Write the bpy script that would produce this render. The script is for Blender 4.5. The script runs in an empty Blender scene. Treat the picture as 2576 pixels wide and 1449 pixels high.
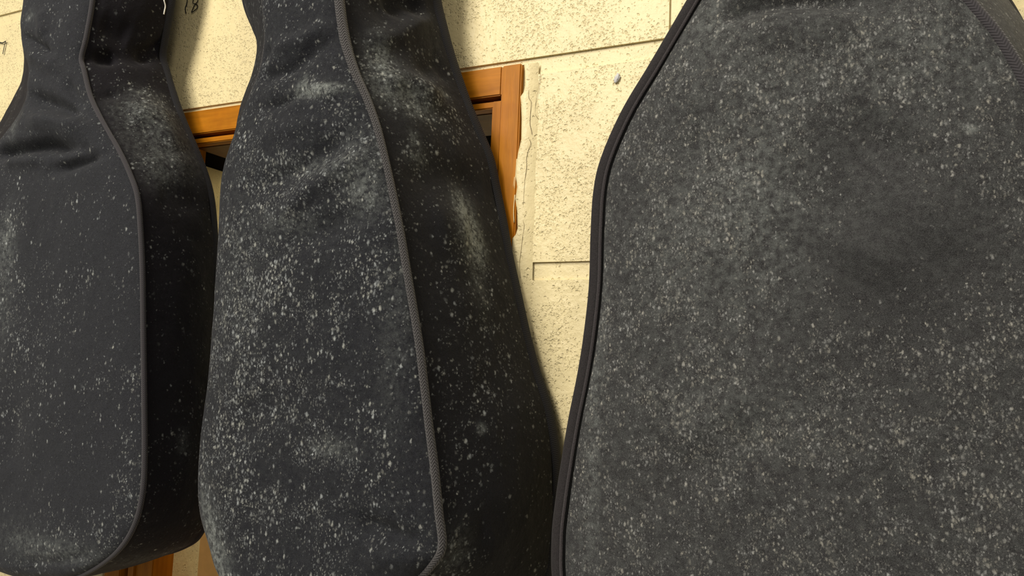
import bpy, bmesh, math, random
import numpy as np
from mathutils import Matrix, Vector, noise
random.seed(4)
SC = bpy.context.scene
COL = SC.collection

# ------------------------------------------------------------------ camera
F = 2000.0
_X = np.array([4088.0, 35.5, F]); _X /= np.linalg.norm(_X)          # world right seen from the camera
_v = 20000.0
_u = -(_X[1] * _v - _X[2] * F) / _X[0]
_Z = np.array([_u, _v, -F]); _Z /= np.linalg.norm(_Z)
_Y = np.cross(_Z, _X)
R = np.stack([_X, _Y, _Z], 1)                                       # world -> camera
CAM = np.array([0.0, -0.6668, 0.0])
cam = bpy.data.cameras.new('camera')
cam.sensor_width = 36.0
cam.lens = 36.0 * F / 2576.0
cam.clip_start = 0.01
camo = bpy.data.objects.new('camera', cam); COL.objects.link(camo)
M4 = Matrix.Identity(4)
for i in range(3):
    for j in range(3):
        M4[i][j] = R.T[i][j]
    M4[i][3] = CAM[i]
camo.matrix_world = M4
SC.camera = camo

# ------------------------------------------------------------------ light and exposure
SC.view_settings.view_transform = 'Standard'
SC.view_settings.look = 'None'
SC.view_settings.gamma = 1.0
SC.view_settings.use_curve_mapping = False
SC.view_settings.exposure = -0.15
W = bpy.data.worlds.new('room_light'); SC.world = W
W.use_nodes = True
W.node_tree.nodes['Background'].inputs[0].default_value = (1.0, 0.93, 0.80, 1)
W.node_tree.nodes['Background'].inputs[1].default_value = 0.33


def area(name, loc, target, sx, sy, power, color):
    l = bpy.data.lights.new(name, 'AREA'); l.shape = 'RECTANGLE'
    l.size = sx; l.size_y = sy; l.energy = power; l.color = color
    o = bpy.data.objects.new(name, l); COL.objects.link(o)
    o.location = loc
    o.rotation_euler = (Vector(target) - Vector(loc)).to_track_quat('-Z', 'Y').to_euler()
    return o


area('ceiling_lamp', (-0.85, -1.9, 1.75), (-0.35, 0.0, 0.1), 0.6, 1.2, 52, (1.0, 0.935, 0.82))
area('low_fill_back', (-2.0, -5.0, 1.9), (-0.4, 0.0, 0.0), 1.2, 0.6, 165, (1.0, 0.935, 0.82))  # added low fill from far back, lifts the wood under the left bag
area('ceiling_lamp_far', (1.2, -1.9, 1.7), (-0.2, 0.0, 0.1), 0.5, 1.2, 17, (1.0, 0.92, 0.78))
area('far_wall_fill', (-0.75, 0.22, 0.75), (-0.75, 0.6, 0.0), 1.2, 0.2, 10, (1.0, 0.95, 0.82))  # added unseen light that brightens the far wall


# ------------------------------------------------------------------ projection helpers (planes in the real room)
def hit(px, py, y):
    """point of the photograph carried to depth y; y may depend on z"""
    d = R.T @ np.array([px - 1288.0, 724.5 - py, -F])
    yy = y(0.1) if callable(y) else y
    for _ in range(12):
        t = (yy - CAM[1]) / d[1]
        p = CAM + t * d
        if not callable(y):
            break
        yy = y(p[2])
    return p


def proj(P):
    c = (P - CAM) @ R.T
    return np.stack([1288 + F * c[:, 0] / -c[:, 2], 724.5 - F * c[:, 1] / -c[:, 2]], 1)


# ------------------------------------------------------------------ generic builders
def link(name, me, mat=None, parent=None):
    o = bpy.data.objects.new(name, me); COL.objects.link(o)
    if mat: me.materials.append(mat)
    if parent: o.parent = parent
    return o


def tag(o, label=None, cat=None, group=None, kind=None):
    if label: o['label'] = label
    if cat: o['category'] = cat
    if group: o['group'] = group
    if kind: o['kind'] = kind
    return o


def pydata(name, v, f, mat=None, parent=None, smooth=True, attrs=None, uvs=None):
    me = bpy.data.meshes.new(name)
    me.from_pydata([tuple(map(float, p)) for p in v], [], f)
    if attrs:
        for k, a in attrs.items():
            at = me.attributes.new(k, 'FLOAT', 'POINT')
            at.data.foreach_set('value', np.asarray(a, dtype=np.float32))
    if uvs is not None:
        ul = me.uv_layers.new(name='UVMap')
        for lp in me.loops:
            ul.data[lp.index].uv = uvs[lp.vertex_index]
    if smooth:
        me.polygons.foreach_set('use_smooth', [True] * len(me.polygons))
    me.update()
    return link(name, me, mat, parent)


def box(name, x0, x1, y0, y1, z0, z1, mat, parent=None, bev=0.001, seg=2):
    bm = bmesh.new()
    bmesh.ops.create_cube(bm, size=1)
    for v in bm.verts:
        v.co = Vector(((x0 + x1) / 2 + v.co.x * (x1 - x0), (y0 + y1) / 2 + v.co.y * (y1 - y0), (z0 + z1) / 2 + v.co.z * (z1 - z0)))
    if bev:
        bmesh.ops.bevel(bm, geom=bm.edges[:], offset=bev, segments=seg, affect='EDGES')
    me = bpy.data.meshes.new(name); bm.to_mesh(me); bm.free()
    return link(name, me, mat, parent)


def catmull(P, n):
    """n samples per span, through all points"""
    P = np.asarray(P, float)
    Q = np.vstack([2 * P[0] - P[1], P, 2 * P[-1] - P[-2]])
    out = []
    for i in range(1, len(Q) - 2):
        # centripetal-ish tension: plain Catmull-Rom with tension .5
        p0, p1, p2, p3 = Q[i - 1], Q[i], Q[i + 1], Q[i + 2]
        for k in range(n):
            t = k / n
            out.append(0.5 * ((2 * p1) + (-p0 + p2) * t + (2 * p0 - 5 * p1 + 4 * p2 - p3) * t * t + (-p0 + 3 * p1 - 3 * p2 + p3) * t ** 3))
    out.append(Q[-2])
    return np.array(out)


def sweep(name, path, U, V, a, b, mat, parent=None, closed=False, seg=12):
    """elliptic tube: U,V unit frames along the path, a,b radii (scalar or array)"""
    path = np.asarray(path); n = len(path)
    a = np.broadcast_to(a, n); b = np.broadcast_to(b, n)
    v = []; uv = []
    L = np.concatenate([[0], np.cumsum(np.linalg.norm(np.diff(path, axis=0), axis=1))])
    for i in range(n):
        for k in range(seg):
            th = 2 * math.pi * k / seg
            v.append(path[i] + U[i] * a[i] * math.cos(th) + V[i] * b[i] * math.sin(th))
            uv.append((L[i], abs(((k / seg + 0.25) % 1.0) - 0.5) * 2))
    f = []
    for i in range(n if closed else n - 1):
        j = (i + 1) % n
        for k in range(seg):
            l = (k + 1) % seg
            f.append((i * seg + k, j * seg + k, j * seg + l, i * seg + l))
    if not closed:
        f.append(tuple(range(seg)))
        f.append(tuple(reversed(range((n - 1) * seg, n * seg))))
    return pydata(name, v, f, mat, parent, uvs=uv)


def frames(path, ref=(0, 1, 0), closed=False):
    path = np.asarray(path); T = np.gradient(path, axis=0)
    if closed:
        T = np.roll(path, -1, 0) - np.roll(path, 1, 0)
    T /= np.linalg.norm(T, axis=1)[:, None] + 1e-12
    V = np.broadcast_to(np.array(ref, float), T.shape)
    U = np.cross(T, V); U /= np.linalg.norm(U, axis=1)[:, None] + 1e-12
    V = np.cross(U, T)
    return U, V


def thin_tube(name, pts, r, mat, parent=None, n=5, seg=6, flat=1.0):
    p = catmull(pts, n)
    U, V = frames(p)
    return sweep(name, p, U, V, r, r * flat, mat, parent, seg=seg)


# ------------------------------------------------------------------ materials
class NT:
    def __init__(self, name):
        self.m = bpy.data.materials.new(name); self.m.use_nodes = True
        self.t = self.m.node_tree
        self.p = self.t.nodes['Principled BSDF']

    def n(self, typ, ins=None, **kw):
        nd = self.t.nodes.new(typ)
        for k, v in kw.items(): setattr(nd, k, v)
        for k, v in (ins or {}).items():
            self.set(nd.inputs[k], v)
        return nd

    def set(self, sock, v):
        if isinstance(v, bpy.types.NodeSocket): self.t.links.new(v, sock)
        elif isinstance(v, (tuple, list)) and len(v) == 3 and sock.type == 'RGBA': sock.default_value = (*v, 1)
        else: sock.default_value = v

    def math(self, op, a, b=None, c=None, clamp=False):
        nd = self.n('ShaderNodeMath', operation=op, use_clamp=clamp)
        for i, x in enumerate((a, b, c)):
            if x is not None: self.set(nd.inputs[i], x)
        return nd.outputs[0]

    def maprange(self, v, a, b, c=0.0, d=1.0, smooth=True):
        nd = self.n('ShaderNodeMapRange', interpolation_type='SMOOTHSTEP' if smooth else 'LINEAR', clamp=True) if not smooth else self.n('ShaderNodeMapRange', interpolation_type='SMOOTHSTEP')
        for i, x in zip((0, 1, 2, 3, 4), (v, a, b, c, d)): self.set(nd.inputs[i], x)
        return nd.outputs[0]

    def mix(self, fac, a, b):
        nd = self.n('ShaderNodeMix', data_type='RGBA')
        self.set(nd.inputs[0], fac); self.set(nd.inputs[6], a); self.set(nd.inputs[7], b)
        return nd.outputs[2]

    def noise(self, vec, scale, detail=2.0, rough=0.5):
        nd = self.n('ShaderNodeTexNoise', {'Vector': vec, 'Scale': scale, 'Detail': detail, 'Roughness': rough})
        return nd.outputs['Fac']

    def obj(self, scale=(1, 1, 1), off=(0, 0, 0)):
        c = self.n('ShaderNodeTexCoord').outputs['Object']
        mp = self.n('ShaderNodeMapping', {'Scale': scale, 'Location': off}); self.set(mp.inputs['Vector'], c)
        return mp.outputs[0]

    def bump(self, h, dist, strength=1.0, normal=None):
        nd = self.n('ShaderNodeBump', {'Height': h, 'Distance': dist, 'Strength': strength})
        if normal is not None: self.set(nd.inputs['Normal'], normal)
        return nd.outputs[0]


def mat_mold(name, base, spot=(0.41, 0.44, 0.45), off=(0, 0, 0), amt=1.0, fs=1.0):
    """black padded cloth with mold: colonies of several sizes where the mesh attribute 'mold' is high, dusty bloom where 'film' is high"""
    N = NT(name)
    at = N.n('ShaderNodeAttribute', attribute_name='mold').outputs['Fac']
    fl = N.n('ShaderNodeAttribute', attribute_name='film').outputs['Fac']
    v0 = N.obj((1, 1, 1), off)
    big = N.noise(v0, 22, 3, 0.6)
    mid = N.noise(v0, 75, 3, 0.6)
    patch = N.math('MULTIPLY', N.maprange(big, 0.36, 0.64, 0.35, 1.25), N.maprange(mid, 0.34, 0.66, 0.25, 1.35))
    dens = N.math('MULTIPLY', at, patch)
    # distort the spots so they are never round
    wob = N.n('ShaderNodeTexNoise', {'Vector': v0, 'Scale': 420.0, 'Detail': 2.0})
    sub = N.n('ShaderNodeVectorMath', {1: (0.5, 0.5, 0.5)}, operation='SUBTRACT'); N.set(sub.inputs[0], wob.outputs['Color'])
    mul = N.n('ShaderNodeVectorMath', operation='SCALE'); N.set(mul.inputs[0], sub.outputs[0]); mul.inputs['Scale'].default_value = 0.0028
    add = N.n('ShaderNodeVectorMath', operation='ADD'); N.set(add.inputs[0], v0); N.set(add.inputs[1], mul.outputs[0])
    total = None
    for k, (sc, rr, dm, br, el) in enumerate([(400 * fs, 0.50, 1.15, 0.80, 0.6), (215 * fs, 0.30, 0.34, 0.95, 0.7), (760 * fs, 0.55, 1.7, 0.42, 0.65), (90 * fs, 0.18, 0.14, 0.5, 0.85), (520 * fs, 0.45, 0.5, 1.0, 0.6)]):
        mp = N.n('ShaderNodeMapping', {'Scale': (1.0, 0.6, el), 'Location': (k * 3.1, k * 1.7, k * 2.3)}); N.set(mp.inputs['Vector'], add.outputs[0])
        vo = N.n('ShaderNodeTexVoronoi', {'Vector': mp.outputs[0], 'Scale': float(sc)}, feature='F1')
        sp = N.n('ShaderNodeSeparateColor'); N.set(sp.inputs[0], vo.outputs['Color'])
        keep = N.maprange(N.math('SUBTRACT', N.math('MULTIPLY', dens, dm), sp.outputs[0]), -0.04, 0.10)
        rad = N.math('MULTIPLY_ADD', sp.outputs[1], rr * 0.75, rr * 0.35)
        sh = N.maprange(N.math('DIVIDE', vo.outputs['Distance'], rad), 0.10, 1.15, 1.0, 0.0)
        b = N.math('MULTIPLY', N.math('MULTIPLY', keep, sh), N.math('MULTIPLY_ADD', sp.outputs[2], 0.75 * br, 0.25 * br))
        total = b if total is None else N.math('MAXIMUM', total, b)
    fine = N.noise(v0, 900, 2, 0.6)
    film = N.math('MULTIPLY', fl, N.maprange(N.noise(v0, 210, 4, 0.7), 0.34, 0.68, 0.10, 1.25))
    film = N.math('MULTIPLY', film, N.maprange(fine, 0.3, 0.7, 0.7, 1.15), clamp=True)
    grain = N.noise(N.obj((1, 1, 1), off), 2200, 1, 0.5)
    wv = N.maprange(grain, 0.25, 0.75, 0.4, 1.6)
    cb = N.n('ShaderNodeMix', data_type='RGBA', blend_type='MULTIPLY'); cb.inputs[0].default_value = 1.0
    N.set(cb.inputs[6], base)
    comb = N.n('ShaderNodeCombineColor')
    for i in range(3): N.set(comb.inputs[i], wv)
    N.set(cb.inputs[7], comb.outputs[0])
    c1 = N.mix(N.math('MULTIPLY', film, 0.68), cb.outputs[2], (0.29, 0.315, 0.30))
    hue = N.n('ShaderNodeTexNoise', {'Vector': v0, 'Scale': 130.0, 'Detail': 1.0})
    sc2 = N.mix(N.maprange(hue.outputs['Fac'], 0.35, 0.65), spot, (spot[0] * 1.04, spot[1] * 0.99, spot[2] * 0.88))
    c2 = N.mix(N.math('MULTIPLY', total, 0.9 * amt, clamp=True), c1, sc2)
    N.set(N.p.inputs['Base Color'], c2)
    N.p.inputs['Roughness'].default_value = 0.88
    N.p.inputs['Specular IOR Level'].default_value = 0.14
    N.p.inputs['Sheen Weight'].default_value = 0.05
    N.p.inputs['Sheen Roughness'].default_value = 0.5
    b1 = N.bump(grain, 0.0006, 0.5)
    b2 = N.bump(mid, 0.004, 0.35, b1)
    N.set(N.p.inputs['Normal'], b2)
    return N.m


def mat_plain_cloth(name, base, rough=0.85, pitch=None, depth=0.0006, spec=0.3, sheen=0.15, con=1.0):
    """piping and tape; pitch = spacing of the herringbone ribs along the UV length"""
    N = NT(name)
    v0 = N.obj()
    g = N.noise(v0, 1800, 2, 0.6)
    col = N.mix(N.maprange(g, 0.3, 0.7), tuple(x * 0.55 for x in base), tuple(x * 1.5 for x in base))
    h = g
    if pitch:
        uv = N.n('ShaderNodeTexCoord').outputs['UV']
        s = N.n('ShaderNodeSeparateXYZ'); N.set(s.inputs[0], uv)
        tri = N.math('PINGPONG', N.math('MULTIPLY', s.outputs[1], 2.0), 0.5)
        ph = N.math('MULTIPLY_ADD', tri, 2.6, N.math('DIVIDE', s.outputs[0], pitch))
        h = N.math('SINE', N.math('MULTIPLY', ph, 6.2832))
        h = N.math('MULTIPLY_ADD', g, 0.5, N.math('MULTIPLY', h, 0.5))
        col = N.mix(N.maprange(h, -0.25, 0.65), tuple(x * (1 - 0.65 * con) for x in base), tuple(x * (1 + 0.9 * con) for x in base))
    N.set(N.p.inputs['Base Color'], col)
    N.p.inputs['Roughness'].default_value = rough
    N.p.inputs['Specular IOR Level'].default_value = spec
    N.p.inputs['Sheen Weight'].default_value = sheen
    N.set(N.p.inputs['Normal'], N.bump(h, depth, 0.8))
    return N.m


def mat_paint(name, pits=1.0, base=(0.74, 0.63, 0.36)):
    N = NT(name)
    v0 = N.obj()
    big = N.noise(v0, 9, 3, 0.55)
    clus = N.maprange(N.noise(v0, 26, 2, 0.5), 0.36, 0.58, 0.18, 1.0)
    wob = N.n('ShaderNodeTexNoise', {'Vector': v0, 'Scale': 260.0, 'Detail': 2.0})
    sub = N.n('ShaderNodeVectorMath', operation='SUBTRACT'); N.set(sub.inputs[0], wob.outputs['Color']); sub.inputs[1].default_value = (0.5, 0.5, 0.5)
    mul = N.n('ShaderNodeVectorMath', operation='SCALE'); N.set(mul.inputs[0], sub.outputs[0]); mul.inputs['Scale'].default_value = 0.0042
    add = N.n('ShaderNodeVectorMath', operation='ADD'); N.set(add.inputs[0], v0); N.set(add.inputs[1], mul.outputs[0])
    hs = None
    for k, (sc, rr, br) in enumerate([(330, 0.48, 0.75), (170, 0.26, 1.0), (560, 0.5, 0.5)]):
        vo = N.n('ShaderNodeTexVoronoi', {'Vector': add.outputs[0], 'Scale': float(sc)}, feature='F1')
        sp = N.n('ShaderNodeSeparateColor'); N.set(sp.inputs[0], vo.outputs['Color'])
        keep = N.math('LESS_THAN', sp.outputs[0], N.math('MULTIPLY', clus, 0.75 * pits))
        rad = N.math('MULTIPLY_ADD', sp.outputs[1], rr * 0.8, rr * 0.4)
        sh = N.math('MULTIPLY', N.math('MULTIPLY', keep, N.maprange(N.math('DIVIDE', vo.outputs['Distance'], rad), 0.35, 1.0, 1.0, 0.0)), br)
        hs = sh if hs is None else N.math('MAXIMUM', hs, sh)
    lump = N.noise(v0, 95, 4, 0.6)
    ridge = N.noise(add.outputs[0], 210, 3, 0.6)
    height = N.math('SUBTRACT', N.math('ADD', N.math('MULTIPLY', lump, 0.9), N.math('MULTIPLY', N.math('MULTIPLY', ridge, clus), 0.55 * pits)), N.math('MULTIPLY', hs, 0.75))
    c = N.mix(N.maprange(big, 0.3, 0.7), tuple(x * 0.95 for x in base), tuple(min(1, x * 1.04) for x in base))
    c = N.mix(N.math('MULTIPLY', hs, 0.2), c, (0.45, 0.35, 0.17))
    c = N.mix(N.maprange(N.noise(v0, 5.0, 5, 0.7), 0.60, 0.78, 0.0, 0.22), c, (0.60, 0.50, 0.33))
    N.set(N.p.inputs['Base Color'], c)
    N.p.inputs['Roughness'].default_value = 0.42
    N.p.inputs['Specular IOR Level'].default_value = 0.35
    N.set(N.p.inputs['Normal'], N.bump(height, 0.0016, 0.8))
    return N.m


def mat_wood(name, base=(0.40, 0.145, 0.006), vert=False):
    N = NT(name)
    v0 = N.obj((14, 14, 1.2) if vert else (1.2, 14, 14))
    g = N.noise(v0, 9, 6, 0.65)
    g2 = N.noise(N.obj(), 30, 3, 0.6)
    c = N.mix(N.maprange(g, 0.3, 0.7), tuple(x * 0.78 for x in base), tuple(x * 1.18 for x in base))
    c = N.mix(N.maprange(g2, 0.4, 0.75, 0, 0.35), c, (base[0] * 0.7, base[1] * 0.55, base[2] * 0.5))
    vo = N.n('ShaderNodeTexVoronoi', {'Vector': N.obj(), 'Scale': 45.0}, feature='F1')
    sp = N.n('ShaderNodeSeparateColor'); N.set(sp.inputs[0], vo.outputs['Color'])
    fleck = N.math('MULTIPLY', N.math('LESS_THAN', vo.outputs['Distance'], 0.045), N.math('LESS_THAN', sp.outputs[0], 0.35))
    c = N.mix(fleck, c, (0.75, 0.6, 0.35))
    N.set(N.p.inputs['Base Color'], c)
    N.p.inputs['Roughness'].default_value = 0.42
    N.p.inputs['Specular IOR Level'].default_value = 0.13
    N.set(N.p.inputs['Normal'], N.bump(g, 0.0008, 0.25))
    return N.m


def mat_flat(name, c, rough=0.7, speck=0.0, spec=0.3):
    N = NT(name)
    v0 = N.obj()
    cc = N.mix(N.maprange(N.noise(v0, 40, 3), 0.3, 0.7), tuple(x * 0.93 for x in c), tuple(min(1, x * 1.05) for x in c))
    if speck:
        vo = N.n('ShaderNodeTexVoronoi', {'Vector': v0, 'Scale': 110.0}, feature='F1')
        sp = N.n('ShaderNodeSeparateColor'); N.set(sp.inputs[0], vo.outputs['Color'])
        fk = N.math('MULTIPLY', N.math('LESS_THAN', vo.outputs['Distance'], 0.10), N.math('LESS_THAN', sp.outputs[0], speck))
        cc = N.mix(fk, cc, (0.2, 0.16, 0.1))
    N.set(N.p.inputs['Base Color'], cc)
    N.p.inputs['Roughness'].default_value = rough
    N.p.inputs['Specular IOR Level'].default_value = spec
    return N.m


M_paint = mat_paint('cream block paint')
M_smooth = mat_paint('cream paint on mortar', 0.25)
M_caulk = mat_flat('cream caulk', (0.72, 0.61, 0.35), 0.4)
M_wood_h = mat_wood('varnished wood rail')
M_wood_v = mat_wood('varnished wood stile', vert=True)
M_wood_d = mat_wood('shaded inner wood', (0.13, 0.05, 0.012), vert=True)  # darker copy of the wood, recess shade put into its colour
M_recess_shade = mat_flat('painted recess shade', (0.003, 0.0024, 0.002), 0.95, spec=0.02)  # shade of the window recess put into a near-black colour
M_pane = mat_flat('pale painted board', (0.62, 0.60, 0.47), 0.7, 0.5)
M_peach = mat_flat('tan board', (0.66, 0.42, 0.20), 0.6)
M_ink = mat_flat('black marker', (0.015, 0.014, 0.01), 0.5)
M_crack = mat_flat('crack shadow', (0.20, 0.15, 0.08), 0.9)
M_white = mat_flat('white thread', (0.85, 0.83, 0.78), 0.6)
M_putty = mat_flat('grey putty', (0.60, 0.60, 0.60), 0.7)
M_cord = mat_plain_cloth('herringbone piping', (0.046, 0.043, 0.044), con=0.65, pitch=0.0025, depth=0.0007)
M_cord_soft = mat_plain_cloth('plain dark piping', (0.030, 0.027, 0.031), pitch=0.0020, depth=0.0003, con=0.4)
M_tape = mat_plain_cloth('dark edge tape', (0.0105, 0.0105, 0.0135), pitch=0.0019, depth=0.0002, sheen=0.04, con=0.35)
M_tape3 = mat_plain_cloth('brown black edge tape', (0.015, 0.0125, 0.0135), pitch=None, depth=0.0003, sheen=0.06)
M_seam = mat_plain_cloth('worn seam lip', (0.028, 0.023, 0.025))
M_groove = mat_flat('black seam shadow thread', (0.004, 0.004, 0.004), 0.95, spec=0.1)  # shade along the seams put into a black colour

# ------------------------------------------------------------------ block wall
Z_A = hit(1400, 148, 0)[2]          # joint above the window
Z_B = hit(1400, 681, 0)[2]
Z_T = hit(30, 44, 0)[2]
XL = hit(268, 1430, 0)[0]; XR = hit(1314, 200, 0)[0]      # window frame outside edges
XB = hit(1344, 300, 0)[0]           # blocks start right of the caulk
XJ = hit(1699, 10, 0)[0]            # thin upright joint at the top
XV = hit(30, 200, 0)[0]             # upright joint far left
H = Z_A - Z_B
ZBOT = Z_B - 6 * H; ZTOP = Z_T + 5 * H
XMIN, XMAX = -2.2, 1.3


def slab(bm, x0, x1, y0, y1, z0, z1):
    r = bmesh.ops.create_cube(bm, size=1)
    for v in r['verts']:
        v.co = Vector(((x0 + x1) / 2 + v.co.x * (x1 - x0), (y0 + y1) / 2 + v.co.y * (y1 - y0), (z0 + z1) / 2 + v.co.z * (z1 - z0)))


ZW0 = Z_B - 2 * H                    # window opening bottom
bm = bmesh.new()
slab(bm, XMIN, XL, 0.0028, 0.14, ZBOT, Z_A); slab(bm, XR, XMAX, 0.0028, 0.14, ZBOT, Z_A)
slab(bm, XL, XR, 0.0028, 0.14, ZBOT, ZW0); slab(bm, XMIN, XMAX, 0.0028, 0.14, Z_A, ZTOP)
me = bpy.data.meshes.new('wall_back'); bm.to_mesh(me); bm.free()
wall = link('wall_back', me, M_smooth)
tag(wall, 'cream painted concrete block wall behind the hanging bags', kind='structure')

J = 0.0042                           # half joint


def block(x0, x1, z0, z1, jl=J, jr=J, jb=J, jt=J):
    nx = 2; bm = bmesh.new()
    bmesh.ops.create_cube(bm, size=1)
    X0, X1, Z0, Z1 = x0 + jl, x1 - jr, z0 + jb, z1 - jt
    for v in bm.verts:
        v.co = Vector(((X0 + X1) / 2 + v.co.x * (X1 - X0), 0.03 + v.co.y * 0.06, (Z0 + Z1) / 2 + v.co.z * (Z1 - Z0)))
    ed = [e for e in bm.edges if all(v.co.y < 0.01 for v in e.verts)]
    bmesh.ops.bevel(bm, geom=ed, offset=0.0042, segments=3, affect='EDGES')
    me = bpy.data.meshes.new('block'); bm.to_mesh(me); bm.free()
    return link('block', me, M_paint, wall)


BL = 0.406
rows = [(Z_A, Z_T)] + [(Z_T + i * H, Z_T + (i + 1) * H) for i in range(5)]
for i, (z0, z1) in enumerate(rows):
    off = XJ if i % 2 == 0 else XJ + BL / 2
    k0 = int(math.floor((XMIN - off) / BL)); k1 = int(math.ceil((XMAX - off) / BL))
    for k in range(k0, k1):
        a, b = max(XMIN, off + k * BL), min(XMAX, off + (k + 1) * BL)
        if b - a > 0.03:
            thin = 0.0012 if i == 0 else J
            block(a, b, z0, z1, thin, thin, 0.0006 if i == 0 else J)
for i in range(-6, 1):
    z0 = Z_B + i * H; z1 = z0 + H
    inside = z0 > ZW0 - 0.01
    if inside:
        a = XB; first = BL if i % 2 == 0 else BL / 2
        while a < XMAX - 0.03:
            b = min(XMAX, a + first); block(a, b, z0, z1, -0.003 if a == XB else J, J, J, 0.0085 if i == 0 else J); a = b; first = BL
        b = XL - 0.002; first = (XL - 0.002 - XV) if i % 2 == 0 else (XL - 0.002 - XV) / 2 + 0.2
        while b > XMIN + 0.03:
            a = max(XMIN, b - first); block(a, b, z0, z1, J, J if b < XL - 0.01 else 0); b = a; first = BL
    else:
        off = XB - (BL / 2 if i % 2 else 0)
        a = XMIN
        while a < XMAX - 0.03:
            b = min(XMAX, a + BL); block(a, b, z0, z1); a = b

# cracks and marker numbers on the paint
def on_wall(pts, y): return [hit(x, yy, y) for x, yy in pts]


thin_tube('crack', on_wall([(1333, 178), (1331, 205), (1330, 235), (1331, 248), (1336, 256), (1335, 275), (1333, 310), (1336, 325), (1338, 338)], -0.0034), 0.00019, M_crack, wall, n=3)
thin_tube('crack', on_wall([(1332, 350), (1335, 362), (1329, 378), (1324, 401), (1325, 417), (1320, 457), (1317, 508), (1316, 555), (1319, 567), (1314, 602), (1310, 638), (1307, 661), (1309, 700)], -0.0034), 0.00019, M_crack, wall, n=3)
thin_tube('crack', on_wall([(1360, 185), (1356, 213), (1355, 226), (1348, 256), (1347, 287), (1354, 299)], -0.0012), 0.00015, M_crack, wall, n=3)
n18 = thin_tube('marker_stroke', on_wall([(472, -22), (471, 0), (469, 12), (466, 20), (468, 34)], -0.0016), 0.0008, M_ink, wall, flat=0.3)
n18['label'] = 'black handwritten numeral 1 of the number 18'
n8 = thin_tube('marker_stroke', on_wall([(485, 9), (486, 0), (492, -8), (498, -3), (496, 5), (490, 12), (484, 24), (482, 31), (490, 26), (497, 18), (495, 12), (487, 9)], -0.0016), 0.0007, M_ink, wall, flat=0.3)
n8['label'] = 'black handwritten numeral 8 of the number 18'
n7 = thin_tube('marker_stroke', on_wall([(-4, 106), (6, 108), (14, 104), (13, 108), (10, 120), (7, 136)], -0.0022), 0.0009, M_ink, wall, flat=0.3)
n7['label'] = 'black handwritten numeral 7 at the left edge'
# caulk smeared along the right side of the window frame
cl = [(1318, 162), (1320, 180), (1321, 215), (1317, 232), (1309, 243), (1311, 262), (1312, 300), (1311, 350), (1308, 366), (1303, 385), (1299, 410), (1297, 440), (1301, 470), (1296, 500), (1301, 530), (1302, 575), (1297, 590), (1289, 600), (1287, 640), (1284, 720), (1280, 900), (1276, 1200), (1270, 1600)]
cr = [(1352, 158), (1350, 180), (1352, 215), (1348, 232), (1347, 243), (1349, 262), (1350, 300), (1347, 350), (1348, 366), (1346, 385), (1345, 410), (1343, 440), (1344, 470), (1341, 500), (1342, 530), (1338, 575), (1339, 590), (1337, 600), (1336, 640), (1334, 720), (1330, 900), (1318, 1200), (1306, 1600)]
v = []; f = []
prof = [(0.0, 0.004), (0.0, 0.0), (0.08, -0.0006), (0.35, -0.0006), (0.75, -0.0002), (1.0, 0.0016)]
for i, (a, b) in enumerate(zip(cl, cr)):
    A = hit(a[0], a[1], -0.0040); B = hit(b[0] + 3, b[1], -0.0014)
    for s, dy in prof:
        p = A + (B - A) * s; p = p + np.array([0, dy + 0.00025 * math.sin(i * 2.1 + s * 5), 0]); v.append(p)
for i in range(len(cl) - 1):
    for k in range(len(prof) - 1):
        q = i * len(prof) + k
        f.append((q, q + 1, q + 1 + len(prof), q + len(prof)))
ck = pydata('caulk_bead', v, f, M_smooth, wall)
for (pts, r) in (([(1300, 400), (1297, 440), (1294, 475)], 0.0004), ([(1295, 490), (1292, 530), (1293, 560)], 0.0005), ([(1294, 445), (1291, 470)], 0.0003)):
    thin_tube('paint_sliver', on_wall(pts, -0.0035), r, M_caulk, wall, n=4, flat=0.5)

# ------------------------------------------------------------------ window
win = bpy.data.objects.new('window_1', None); COL.objects.link(win)
win.location = ((XL + XR) / 2, 0, ZW0)
tag(win, 'varnished orange wood window frame set in the block wall behind the bags', kind='structure')
bpy.context.view_layer.update()


def wpart(name, *a, **k):
    o = box(name, *a, **k); o.parent = win
    o.matrix_parent_inverse = Matrix.Translation(-Vector(win.location)); return o


ZF = hit(1230, 178, 0)[2] + 0.0015          # frame top
ZR = hit(1200, 247, -0.003)[2]      # bottom of top rail
XS = hit(1259, 260, -0.003)[0]      # left edge of right stile
XLs = hit(302, 1430, -0.003)[0]     # right edge of left stile
yf, yb = -0.003, 0.022
wpart('top_rail', XL, XS, yf, yb, ZR, ZF, M_wood_h, bev=0.0012)
wpart('stile', XS + 0.0003, XR, yf - 0.0006, yb, ZW0 + 0.02, ZF, M_wood_v, bev=0.0012)
wpart('stile', XL, XLs, yf, yb, ZW0 + 0.02, ZR, M_wood_v, bev=0.0012)
wpart('sill', XL - 0.01, XR, yf - 0.008, 0.13, ZW0 - 0.004, ZW0 + 0.02, M_wood_h, bev=0.002)
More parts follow.
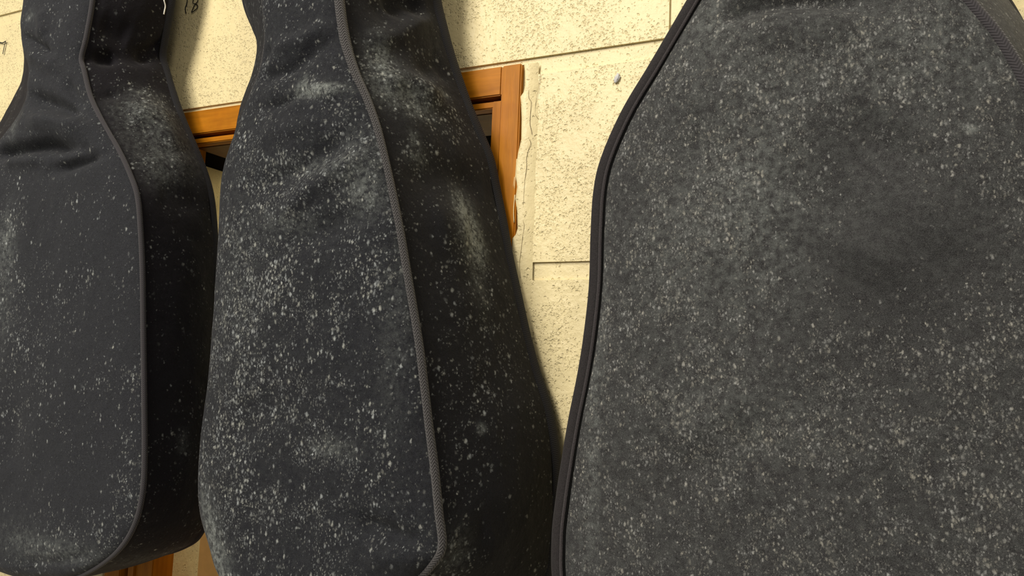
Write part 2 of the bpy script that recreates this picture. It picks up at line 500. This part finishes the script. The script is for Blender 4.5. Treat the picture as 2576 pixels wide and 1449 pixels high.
# sash inside the frame, with dark strips put in as shade in the gaps between the two
ys = 0.0005
zs_t = hit(540, 343, ys)[2]; zs = hit(540, 357, ys)[2]; zs2 = hit(540, 369, 0.016)[2]
xs = hit(1237, 300, ys)[0]; xl = hit(384, 1430, ys)[0]; xl0 = hit(321, 1430, ys)[0]
xl1 = hit(336, 1430, ys)[0]
wpart('groove_shade', XL + .004, XR - .004, 0.017, 0.024, zs, ZF - .004, M_recess_shade, bev=0.0005)
wpart('groove_shade', XLs - .002, xl0 + 0.002, 0.008, 0.014, ZW0 + .02, zs, M_wood_d, bev=0.0005)
wpart('sash_rail', xl - .002, XR - .006, ys, 0.014, zs, zs_t, M_wood_h, bev=0.001)
wpart('sash_stile', xs, XS - .0002, ys - 0.0005, 0.030, ZW0 + .02, zs_t, M_wood_v, bev=0.001)
wpart('sash_stile', xl0, xl, ys, 0.030, ZW0 + .02, zs_t, M_wood_v, bev=0.001)
wpart('sash_bead', xl1, xl1 + 0.004, ys - 0.0025, ys + 0.001, ZW0 + .02, zs, M_wood_v, bev=0.001)
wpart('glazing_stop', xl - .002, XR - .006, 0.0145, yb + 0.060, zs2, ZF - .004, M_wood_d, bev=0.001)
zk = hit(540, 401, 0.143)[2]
wpart('soffit_shade', XL + .004, XR - .004, yb + 0.004, 0.143, zk, zs2 + 0.004, M_recess_shade, bev=0.0006)  # near-black box stands for the unlit underside of the opening
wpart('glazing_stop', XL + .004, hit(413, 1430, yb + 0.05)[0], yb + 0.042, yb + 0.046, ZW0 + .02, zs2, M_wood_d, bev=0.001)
yw = 0.42
bm = bmesh.new(); slab(bm, -2.6, 0.6, yw, yw + 0.05, -1.2, 1.2)
me = bpy.data.meshes.new('wall_far'); bm.to_mesh(me); bm.free()
far = link('wall_far', me, M_pane)
tag(far, 'pale speckled wall of the room beyond the window', kind='structure')
e0 = hit(505, 1405, yw)[0]
pb = box('panel', e0, e0 + 0.30, yw - 0.012, yw + 0.001, -1.0, 0.05, M_peach, far, bev=0.002)
pb['label'] = 'smooth tan panel on the far wall'
cw = [hit(500, 404, yw - 0.003), hit(522, 411, yw - 0.003), hit(534, 415, yw - 0.003), hit(548, 415, yw - 0.003), hit(575, 409, yw - 0.003)]
wr = thin_tube('cable', cw, 0.0013, M_ink)
tag(wr, 'thin dark cable on the pale wall seen under the window rail', 'cable')

# putty
bm = bmesh.new(); bmesh.ops.create_icosphere(bm, subdivisions=3, radius=1)
c = hit(1552, 197, -0.0016)
for vtx in bm.verts:
    q = vtx.co * (1 + 0.45 * noise.noise(vtx.co * 2.2))
    vtx.co = Vector((c[0] + q.x * 0.0026 + q.z * 0.0008, c[1] + q.y * 0.0016, c[2] + q.z * 0.0042))
me = bpy.data.meshes.new('putty_blob'); bm.to_mesh(me); bm.free()
me.polygons.foreach_set('use_smooth', [True] * len(me.polygons))
tag(link('putty_blob', me, M_putty), 'tiny grey putty blob on cream wall beside the right bag', 'putty')


# ------------------------------------------------------------------ bags
def seg_dist(P, A, B):
    AB = B - A; t = np.clip(((P - A) @ AB) / (AB @ AB + 1e-12), 0, 1)
    return np.linalg.norm(P - (A + t[:, None] * AB), axis=1), t


class Surf:
    """grid surface S[i,j] (i down the bag, j across) with folds and mold laid on it"""
    def __init__(self, S): self.S = S; self.shape = S.shape[:2]; self.P = S.reshape(-1, 3).copy(); self.base = self.P.copy(); self.q = proj(self.base)

    def pick(self, px, py):
        d = (self.q[:, 0] - px) ** 2 + (self.q[:, 1] - py) ** 2
        return self.base[int(np.argmin(d))]

    def normals(self):
        S = self.P.reshape(*self.shape, 3)
        n = np.cross(np.gradient(S, axis=1), np.gradient(S, axis=0)).reshape(-1, 3)
        return n / (np.linalg.norm(n, axis=1)[:, None] + 1e-12)

    def folds(self, L, sign):
        n = self.normals() * sign
        h = np.zeros(len(self.P))
        edge = self.edge
        for pts, w, amp in L:
            C = [self.pick(*p) for p in pts]
            d = np.full(len(self.P), 9.0); fade = np.ones(len(self.P))
            nseg = len(C) - 1
            for k in range(nseg):
                dd, t = seg_dist(self.base, C[k], C[k + 1])
                u = (k + t) / nseg
                m = dd < d; d[m] = dd[m]; fade[m] = (np.clip(np.minimum(u, 1 - u) * 4, 0.25, 1))[m]
            h += 1.35 * amp * np.exp(-(d / w) ** 2) * fade
        self.P += n * (h * edge)[:, None]

    def rumple(self, amp, scale, sign, seed=0.0):
        n = self.normals() * sign
        h = np.array([noise.fractal(Vector((p[0] * scale + seed, p[1] * scale, p[2] * scale * 0.8)), 0.7, 2.0, 3) for p in self.base])
        self.P += n * (h * amp * self.edge)[:, None]

    def field(self, base, blobs):
        a = np.full(len(self.P), float(base))
        for (px, py, r, rz, amp) in blobs:
            c = self.pick(px, py)
            D = self.base - c
            a += amp * np.exp(-((D[:, 0] ** 2 + D[:, 1] ** 2) / r ** 2 + D[:, 2] ** 2 / rz ** 2))
        return np.clip(a, 0, 1.6)

    def mesh(self, name, mat, parent, mold, film):
        ni, nj = self.shape
        f = [(i * nj + j, i * nj + j + 1, (i + 1) * nj + j + 1, (i + 1) * nj + j) for i in range(ni - 1) for j in range(nj - 1)]
        return pydata(name, self.P, f, mat, parent, attrs={'mold': mold, 'film': film})


def bag(spec):
    yF, yB = spec['yF'], spec['yB']
    n = spec.get('n', 14)
    FR = catmull([hit(x, y, yF) for x, y in spec['FR']], n)
    FL = catmull([hit(x, y, yF) for x, y in spec['FL']], n)
    BR = catmull([hit(x, y, yB) for x, y in spec['BR']], n)
    BLc = catmull([hit(x, y, yB) for x, y in spec['BL']], n)
    if 'BLx' in spec:      # the hidden left back edge follows the front edge
        for i in range(len(BLc)):
            yb = yB(FL[i][2]) if callable(yB) else yB
            BLc[i] = FL[i] + np.array([spec['BLx'], 0, 0]); BLc[i][1] = yb
        for i in range(4 * n):      # the top of the neck closes square behind the front
            w = 1 - i / (4.0 * n); w = w * w * (3 - 2 * w)
            g0 = FR[i] + np.array([0.01, 0, 0.0]); g0[1] = BR[i][1]
            BR[i] = BR[i] * (1 - w) + g0 * w
    BLc[-1] = BR[-1]; BLc[0] = BR[0]; FL[-1] = FR[-1]; FL[0] = FR[0]
    nr = len(FR)
    t = np.linspace(0, 1, nr)
    root = bpy.data.objects.new(spec['name'], None); COL.objects.link(root)
    tag(root, spec['label'], 'instrument bag', 'padded instrument bags hanging on the wall')
    # front panel
    nj = spec.get('nj', 90); s = 0.5 - 0.5 * np.cos(np.linspace(0, math.pi, nj)) * 1.0
    s = 0.65 * s + 0.35 * np.linspace(0, 1, nj)
    S = FL[:, None, :] * (1 - s)[None, :, None] + FR[:, None, :] * s[None, :, None]
    prof = np.clip(1 - np.abs(2 * s - 1) ** 3.0, 0, 1) ** 0.55
    end = np.clip(np.minimum((1 - t) / 0.07, t / 0.05), 0, 1); end = np.sqrt(end * (2 - end))
    wid = np.clip(np.linalg.norm(FR - FL, axis=1) / 0.18, 0, 1)
    S[:, :, 1] -= spec['bulge'] * prof[None, :] * (end * wid)[:, None]
    sf = Surf(S); sf.edge = (np.clip(prof * 1.1, 0, 1)[None, :] * end[:, None]).reshape(-1)
    sf.folds(spec.get('folds', []), 1.0 if sf.normals()[:, 1].mean() < 0 else -1.0)
    sf.rumple(spec.get('rumple', 0.0022), spec.get('rs', 14), 1.0 if sf.normals()[:, 1].mean() < 0 else -1.0, spec['seed'])
    fr = sf.mesh('front_panel', spec['mat'], root, sf.field(*spec['mold']), sf.field(*spec['film']))
    # gusset all round: right side down, left side up
    Fc = np.vstack([FR, FL[::-1][1:]]); Bc = np.vstack([BR, BLc[::-1][1:]])
    ng = 34; g = np.linspace(0, 1, ng)
    G = Fc[:, None, :] * (1 - g)[None, :, None] + Bc[:, None, :] * g[None, :, None]
    T = np.gradient(Fc, axis=0); out = np.cross(T, Bc - Fc); out /= np.linalg.norm(out, axis=1)[:, None] + 1e-12
    ctr = (Fc.mean(0) + Bc.mean(0)) / 2
    if ((Fc - ctr) * out).sum(1)[: nr - 5].mean() < 0: out = -out
    G += out[:, None, :] * (spec.get('gb', 0.007) * np.sin(np.pi * g))[None, :, None]
    sg = Surf(G); sg.edge = np.broadcast_to(np.sin(np.pi * g)[None, :] ** 0.6, G.shape[:2]).reshape(-1)
    nn = sg.normals(); sgn = 1.0 if (nn.reshape(*G.shape) * out[:, None, :]).sum() > 0 else -1.0
    sg.folds(spec.get('gfolds', []), sgn)
    sg.rumple(spec.get('grumple', 0.0018), 16, sgn, spec['seed'] + 5)
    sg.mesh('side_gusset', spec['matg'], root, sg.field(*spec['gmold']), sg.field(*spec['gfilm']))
    # back panel
    sb = np.linspace(0, 1, 8)
    Bk = BLc[:, None, :] * (1 - sb)[None, :, None] + BR[:, None, :] * sb[None, :, None]
    Bs = Surf(Bk)
    Bs.mesh('back_panel', spec['matg'], root, np.zeros(len(Bs.P)), np.zeros(len(Bs.P)))
    # piping round the front, tape round the back
    U, V = frames(Fc)
    r = spec['pipe']
    if spec.get('tape_left'):
        # right run keeps the round piping, the left run carries wide rolled tape
        sweep('front_piping', FR + np.array([0, -r * .3, 0]), *frames(FR), r, r, spec['mpipe'], root)
        Ul, Vl = frames(FL)
        side = np.where((Ul[:, 0] > 0)[:, None], -Ul, Ul)
        a = spec['tape_left']
        ctrl = FL + side * (a * 1.0); ctrl[:, 1] += 0.001
        sweep('edge_tape', ctrl, Ul, Vl, a, a * 0.75, M_tape3, root, seg=20)
        lip = FL + side * 0.0013; lip[:, 1] -= 0.0030
        sweep('seam_lip', lip, Ul, Vl, 0.0012, 0.0010, M_seam, root, seg=8)
        gr = FL + side * -0.0004; gr[:, 1] -= 0.0019
        sweep('seam_shadow', gr, Ul, Vl, 0.0007, 0.0007, M_groove, root, seg=8)  # black cord painted as the shade along the seam
    else:
        ti = np.concatenate([np.zeros(nr), np.clip(np.minimum(np.arange(nr - 1) / 12.0, np.arange(nr - 1)[::-1] / 12.0), 0, 1)])
        tt = np.concatenate([t, t[::-1][1:]])
        ra = (r * (1 + spec.get('ptop', 0.0) * np.clip(1 - (tt - 0.25) / 0.12, 0, 1)) * (1 - ti) + 0.0013 * ti)[:-1]
        sweep('front_piping', Fc[:-1] + np.array([0, -1, 0]) * (ra * .35)[:, None], U[:-1], V[:-1], ra, ra, spec['mpipe'], root, closed=True)
    D = Fc - Bc; D /= np.linalg.norm(D, axis=1)[:, None]
    Ub, Vb = frames(Bc)
    W2 = out
    Dn = D - (D * W2).sum(1)[:, None] * W2; Dn /= np.linalg.norm(Dn, axis=1)[:, None] + 1e-12
    a = spec['tape']
    sweep('back_tape', Bc + Dn * a * 0.55 + W2 * 0.0002, Dn, W2, a, a * 0.42, M_tape, root, closed=False, seg=16)
    gv = Bc + Dn * a * 1.55 + W2 * 0.0006
    sweep('seam_shadow', gv, Dn, W2, 0.0008, 0.0008, M_groove, root, seg=6)
    return root, sf, sg


def yback(y0, zt, k): return lambda z: y0 - k * max(0.0, z - zt)


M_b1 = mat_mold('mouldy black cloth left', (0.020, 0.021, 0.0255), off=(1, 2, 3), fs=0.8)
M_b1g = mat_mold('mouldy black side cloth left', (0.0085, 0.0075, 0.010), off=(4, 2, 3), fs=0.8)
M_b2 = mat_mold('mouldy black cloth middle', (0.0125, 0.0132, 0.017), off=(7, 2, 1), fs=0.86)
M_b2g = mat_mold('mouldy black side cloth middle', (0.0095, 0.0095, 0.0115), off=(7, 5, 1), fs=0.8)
M_b3 = mat_mold('mouldy charcoal cloth right', (0.028, 0.0277, 0.029), spot=(0.345, 0.35, 0.345), off=(2, 9, 4), fs=1.2)

# left bag
spec1 = dict(
    name='instrument_bag', seed=1.0, yF=-0.115, yB=yback(-0.012, 0.15, 0.10),
    label='left black padded bag with few mold specks and rounded bottom over orange wood frame',
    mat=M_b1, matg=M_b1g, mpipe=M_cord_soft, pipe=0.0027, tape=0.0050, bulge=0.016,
    FR=[(150, -420), (215, -410), (240, -330), (240, -200), (238, -100), (235, 0), (219, 95), (207, 147), (214, 178), (231, 245), (262, 310), (302, 380), (330, 440), (349, 500), (357, 600), (361, 700), (363, 850), (365, 1000), (366, 1150), (361, 1240), (343, 1315), (308, 1375), (255, 1420), (200, 1447), (130, 1459)],
    FL=[(150, -420), (85, -410), (64, -330), (64, -200), (63, -100), (63, 0), (57, 60), (60, 110), (76, 165), (76, 205), (62, 270), (20, 335), (-40, 400), (-100, 480), (-160, 580), (-190, 680), (-215, 850), (-225, 1000), (-225, 1150), (-205, 1240), (-160, 1310), (-100, 1370), (-30, 1420), (50, 1450), (130, 1459)],
    BR=[(300, -420), (420, -410), (450, -330), (450, -200), (448, -100), (438, 0), (422, 90), (415, 140), (424, 180), (443, 242), (466, 305), (496, 375), (521, 440), (536, 500), (545, 600), (547, 700), (548, 850), (548, 1000), (543, 1150), (532, 1270), (506, 1345), (462, 1378), (390, 1398), (300, 1408), (200, 1410)],
    BL=[(300, -420), (110, -410), (80, -330), (85, -200), (80, -100), (100, 0), (90, 60), (90, 110), (75, 160), (68, 190), (42, 245), (2, 318), (-50, 380), (-100, 450), (-140, 560), (-160, 680), (-180, 850), (-190, 1000), (-185, 1150), (-170, 1240), (-130, 1290), (-60, 1340), (0, 1375), (80, 1400), (200, 1410)],
    folds=[([(66, 238), (130, 262), (215, 298)], 0.0085, -0.010), ([(60, 300), (150, 310), (250, 330)], 0.010, 0.007),
           ([(-30, 395), (15, 374), (110, 366), (212, 374)], 0.0070, -0.013), ([(0, 410), (120, 400)], 0.007, 0.004), ([(124, 430), (190, 412), (266, 390)], 0.0065, -0.009),
           ([(55, 85), (95, 112), (130, 135)], 0.006, -0.007), ([(70, 130), (150, 170)], 0.010, 0.004), ([(105, 20), (110, 100)], 0.010, 0.004),
           ([(150, 190), (190, 245), (225, 270)], 0.007, -0.005), ([(20, 1000), (20, 1200)], 0.03, -0.004), ([(20, 1420), (150, 1420), (250, 1390)], 0.008, -0.004)],
    gfolds=[([(340, 155), (385, 130), (430, 105)], 0.008, -0.007), ([(225, 150), (300, 150)], 0.008, -0.007), ([(235, 250), (300, 235)], 0.007, -0.005), ([(300, 280), (400, 300), (450, 400)], 0.02, 0.006), ([(380, 480), (450, 500), (520, 520)], 0.02, -0.004),
            ([(240, 60), (330, 100)], 0.015, -0.005)],
    mold=(0.12, [(20, 620, .02, .05, .6), (40, 850, .03, .06, .32), (60, 1000, .03, .04, .25), (190, 800, .04, .12, .08), (320, 1260, .015, .03, .6), (210, 1340, .06, .02, .35), (30, 320, .012, .02, .45), (330, 1040, .01, .05, .35), (100, 1400, .05, .015, .4)]),
    film=(0.015, [(15, 600, .015, .03, .35), (0, 760, .02, .06, .16), (150, 1390, .06, .012, .30), (40, 1360, .03, .02, .15), (75, 40, .01, .008, .3), (30, 330, .01, .02, .25)]),
    gmold=(0.10, [(360, 235, .02, .008, .7), (390, 290, .03, .03, .5), (400, 380, .03, .04, .3), (430, 150, .01, .02, .2), (460, 1130, .02, .03, .2), (420, 600, .03, .05, .1), (450, 1390, .05, .008, .2)]),
    gfilm=(0.0, [(370, 240, .02, .01, .25), (365, 290, .03, .02, .38), (420, 380, .04, .03, .30), (400, 440, .02, .02, .2), (460, 1120, .008, .015, .2), (420, 1390, .06, .010, .22), (330, 1410, .05, .008, .2)]))
b1, sf1, sg1 = bag(spec1)

# middle bag
spec2 = dict(
    name='instrument_bag', seed=9.0, yF=-0.150, yB=yback(-0.010, 0.17, 0.15),
    label='middle black padded bag, heaviest mold, herringbone piping down its front',
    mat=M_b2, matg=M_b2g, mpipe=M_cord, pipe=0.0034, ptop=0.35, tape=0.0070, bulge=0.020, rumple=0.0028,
    FR=[(740, -460), (815, -450), (838, -360), (840, -220), (845, -100), (856, 0), (865, 70), (878, 130), (898, 190), (925, 250), (950, 320), (970, 400), (990, 490), (1008, 580), (1025, 680), (1042, 780), (1058, 880), (1070, 980), (1082, 1080), (1095, 1180), (1106, 1290), (1114, 1372), (1092, 1415), (1050, 1458), (980, 1520), (880, 1570), (760, 1590)],
    FL=[(740, -460), (670, -450), (655, -360), (655, -220), (658, -100), (662, 0), (668, 60), (668, 110), (655, 180), (632, 240), (605, 310), (580, 380), (562, 450), (556, 540), (552, 640), (546, 740), (538, 840), (530, 940), (518, 1040), (508, 1120), (503, 1210), (508, 1290), (530, 1370), (552, 1440), (600, 1510), (670, 1565), (760, 1590)],
    BR=[(850, -460), (1050, -450), (1085, -360), (1088, -220), (1096, -100), (1104, 0), (1120, 70), (1136, 130), (1157, 195), (1182, 265), (1207, 325), (1237, 400), (1254, 480), (1270, 560), (1284, 640), (1306, 740), (1328, 840), (1352, 930), (1378, 1010), (1396, 1090), (1406, 1180), (1404, 1290), (1398, 1370), (1392, 1430), (1350, 1530), (1250, 1600), (1080, 1630)],
    BL=[(850, -460), (740, -450), (640, -360), (640, -220), (610, -100), (615, 0), (640, 70), (665, 110), (655, 180), (640, 240), (620, 310), (620, 380), (610, 450), (606, 540), (600, 640), (600, 740), (600, 840), (600, 940), (600, 1040), (590, 1120), (590, 1210), (600, 1290), (620, 1370), (650, 1440), (700, 1510), (800, 1600), (1080, 1630)],
    folds=[([(650, 275), (700, 262), (760, 240), (840, 258)], 0.006, -0.005), ([(700, 290), (800, 232), (880, 245)], 0.012, 0.004), ([(645, 205), (720, 180), (860, 95)], 0.007, -0.005), ([(680, 130), (760, 100), (850, 60)], 0.008, 0.004),
           ([(640, 150), (690, 120)], 0.006, -0.004), ([(680, 560), (760, 500), (880, 410), (950, 370)], 0.010, 0.005), ([(640, 480), (760, 420), (900, 330)], 0.010, -0.005), ([(700, 640), (850, 560), (980, 520)], 0.012, -0.004),
           ([(640, 350), (740, 320), (850, 300)], 0.010, 0.003), ([(880, 1300), (980, 1345), (1100, 1372)], 0.008, -0.007), ([(900, 1400), (1000, 1400), (1080, 1400)], 0.012, 0.004), ([(560, 1100), (760, 1000)], 0.02, -0.003)],
    gfolds=[([(960, 20), (1020, -10), (1080, 20)], 0.014, -0.010), ([(900, 110), (1000, 90), (1100, 30)], 0.010, 0.004), ([(1040, 190), (1100, 160), (1140, 220)], 0.012, -0.004), ([(930, 200), (1020, 210), (1120, 270)], 0.014, 0.006),
            ([(1000, 460), (1100, 430), (1230, 470)], 0.02, -0.004), ([(1080, 560), (1190, 600)], 0.02, 0.003), ([(1120, 1400), (1250, 1330)], 0.015, -0.004)],
    mold=(0.42, [(620, 860, .05, .09, .75), (570, 1000, .03, .08, .6), (620, 640, .04, .05, .5), (780, 560, .05, .04, .2), (620, 1280, .06, .05, .28), (900, 420, .03, .03, .3), (780, 400, .05, .03, .2), (960, 600, .02, .06, .3), (830, 960, .05, .05, .22), (750, 70, .06, .05, -.28), (900, 180, .05, .03, -.15), (950, 1200, .04, .08, -.12), (980, 1420, .04, .02, -.25), (800, 235, .02, .006, .5), (700, 700, .05, .1, .1)]),
    film=(0.035, [(805, 228, .020, .005, .95), (765, 215, .006, .008, .5), (900, 420, .02, .03, .22), (930, 490, .015, .015, .3), (780, 420, .03, .008, .2), (720, 560, .03, .01, .2), (600, 700, .03, .08, .08), (1000, 800, .012, .08, .12), (830, 1130, .02, .008, .25), (530, 1340, .012, .02, .65), (515, 1270, .01, .02, .3), (550, 1430, .015, .02, .65)]),
    gmold=(0.20, [(950, 160, .015, .03, .6), (1030, 250, .04, .02, .65), (1100, 240, .02, .01, .5), (1140, 290, .02, .015, .3), (1050, 390, .02, .012, .7), (1170, 570, .02, .035, .6), (1200, 720, .02, .05, .3), (1230, 860, .03, .06, .25), (1180, 990, .03, .03, .3), (1170, 1060, .02, .02, .2), (1150, 1390, .02, .03, .55), (1000, 50, .05, .02, -.12), (1290, 1380, .04, .04, -.18), (1060, 700, .02, .1, -.1)]),
    gfilm=(0.0, [(955, 160, .013, .025, .55), (1000, 240, .03, .015, .34), (1050, 270, .02, .015, .2), (1118, 238, .006, .004, .6), (1048, 395, .012, .008, .35), (1038, 350, .006, .008, .3), (1160, 520, .006, .014, .5), (1175, 560, .013, .024, 1.3), (1200, 620, .010, .016, .9), (1205, 700, .010, .05, .22), (1215, 1076, .004, .004, .5), (1150, 1400, .015, .02, .25), (1085, 100, .02, .02, .08)]))
b2, sf2, sg2 = bag(spec2)

# right bag
spec3 = dict(
    name='instrument_bag', seed=21.0, yF=-0.165, yB=-0.02,
    label='right charcoal bag, widest, evenly speckled with smooth rolled edge tape',
    mat=M_b3, matg=M_b3, mpipe=M_cord_soft, pipe=0.0040, tape=0.0060, tape_left=0.0049, bulge=0.016, nj=120, rumple=0.0032, rs=9, BLx=0.004,
    FR=[(2130, -620), (2250, -600), (2275, -480), (2285, -340), (2305, -215), (2350, -105), (2428, 0), (2500, 85), (2560, 180), (2610, 290), (2650, 400), (2680, 500), (2700, 600), (2720, 720), (2740, 850), (2770, 950), (2800, 1060), (2830, 1160), (2850, 1260), (2850, 1380), (2820, 1500), (2740, 1620), (2560, 1740), (2300, 1800), (2120, 1805)],
    FL=[(2130, -620), (2000, -600), (1965, -480), (1940, -340), (1895, -215), (1832, -105), (1766, 0), (1716, 85), (1660, 180), (1594, 290), (1545, 400), (1526, 480), (1519, 590), (1515, 720), (1501, 850), (1485, 950), (1463, 1060), (1446, 1160), (1431, 1260), (1421, 1360), (1427, 1480), (1480, 1620), (1640, 1740), (1900, 1800), (2120, 1805)],
    BR=[(2130, -520), (2250, -505), (2300, -400), (2330, -300), (2370, -200), (2430, -100), (2518, -20), (2576, 72), (2630, 170), (2680, 280), (2710, 400), (2730, 500), (2750, 600), (2770, 720), (2790, 850), (2810, 950), (2830, 1060), (2850, 1160), (2860, 1260), (2850, 1360), (2800, 1480), (2700, 1580), (2500, 1660), (2300, 1700), (2120, 1705)],
    BL=[(2130, -520), (2040, -505), (1990, -400), (1960, -300), (1900, -200), (1830, -100), (1766, 0), (1716, 85), (1660, 180), (1594, 290), (1545, 400), (1526, 480), (1519, 590), (1515, 720), (1501, 850), (1485, 950), (1463, 1060), (1446, 1160), (1431, 1260), (1421, 1360), (1427, 1480), (1480, 1620), (1640, 1740), (1900, 1800), (2120, 1805)],
    folds=[([(1805, 60), (1870, 15), (2050, 0), (2230, 5)], 0.009, -0.009), ([(1850, 70), (2000, 60), (2200, 60)], 0.016, 0.004), ([(1700, 330), (1800, 350), (1950, 430)], 0.03, -0.003), ([(1560, 520), (1620, 480)], 0.015, -0.002),
           ([(2050, 600), (2150, 430), (2280, 280)], 0.03, -0.007), ([(2130, 720), (2250, 560), (2400, 440)], 0.035, 0.006), ([(1680, 1160), (1800, 1040), (1900, 1000)], 0.012, 0.003), ([(1700, 1200), (1800, 1120)], 0.02, -0.003), ([(2050, 880), (2250, 700), (2400, 560)], 0.05, -0.003)],
    mold=(0.52, [(1720, 560, .03, .06, .42), (1800, 330, .06, .05, .2), (1560, 900, .02, .1, .2), (2020, 1180, .1, .07, .25), (1620, 1200, .06, .08, .15), (2230, 760, .045, .06, -.36), (2330, 560, .05, .04, -.28), (2080, 560, .03, .05, -.15), (2450, 250, .05, .05, .15), (2480, 1100, .08, .1, .15), (2300, 420, .06, .05, -.12)]),
    film=(0.10, [(1790, 60, .02, .02, .2), (1500, 1000, .006, .12, .25), (1700, 600, .03, .06, .12), (1900, 450, .03, .05, .14), (1900, 600, .03, .06, .10), (2400, 100, .05, .04, .10), (1870, 1050, .05, .02, .10), (2440, 322, .003, .003, .5), (2250, 780, .05, .05, -.05), (2050, 150, .08, .03, .10)]),
    gmold=(0.25, []), gfilm=(0.10, []))
b3, sf3, sg3 = bag(spec3)
b3['label'] = 'right charcoal bag, widest, evenly speckled with smooth rolled edge tape'

# loose white thread on the neck of the left bag
pts = [sg1.P[int(np.argmin((sg1.q[:, 0] - x) ** 2 + (sg1.q[:, 1] - y) ** 2))] + np.array([0.003, -0.004, 0]) for x, y in ((414, 8), (417, 20), (419, 32), (415, 38))]
th = thin_tube('loose_thread', pts, 0.0007, M_white, b1, n=5)
th['label'] = 'short white loose thread on the bag neck'
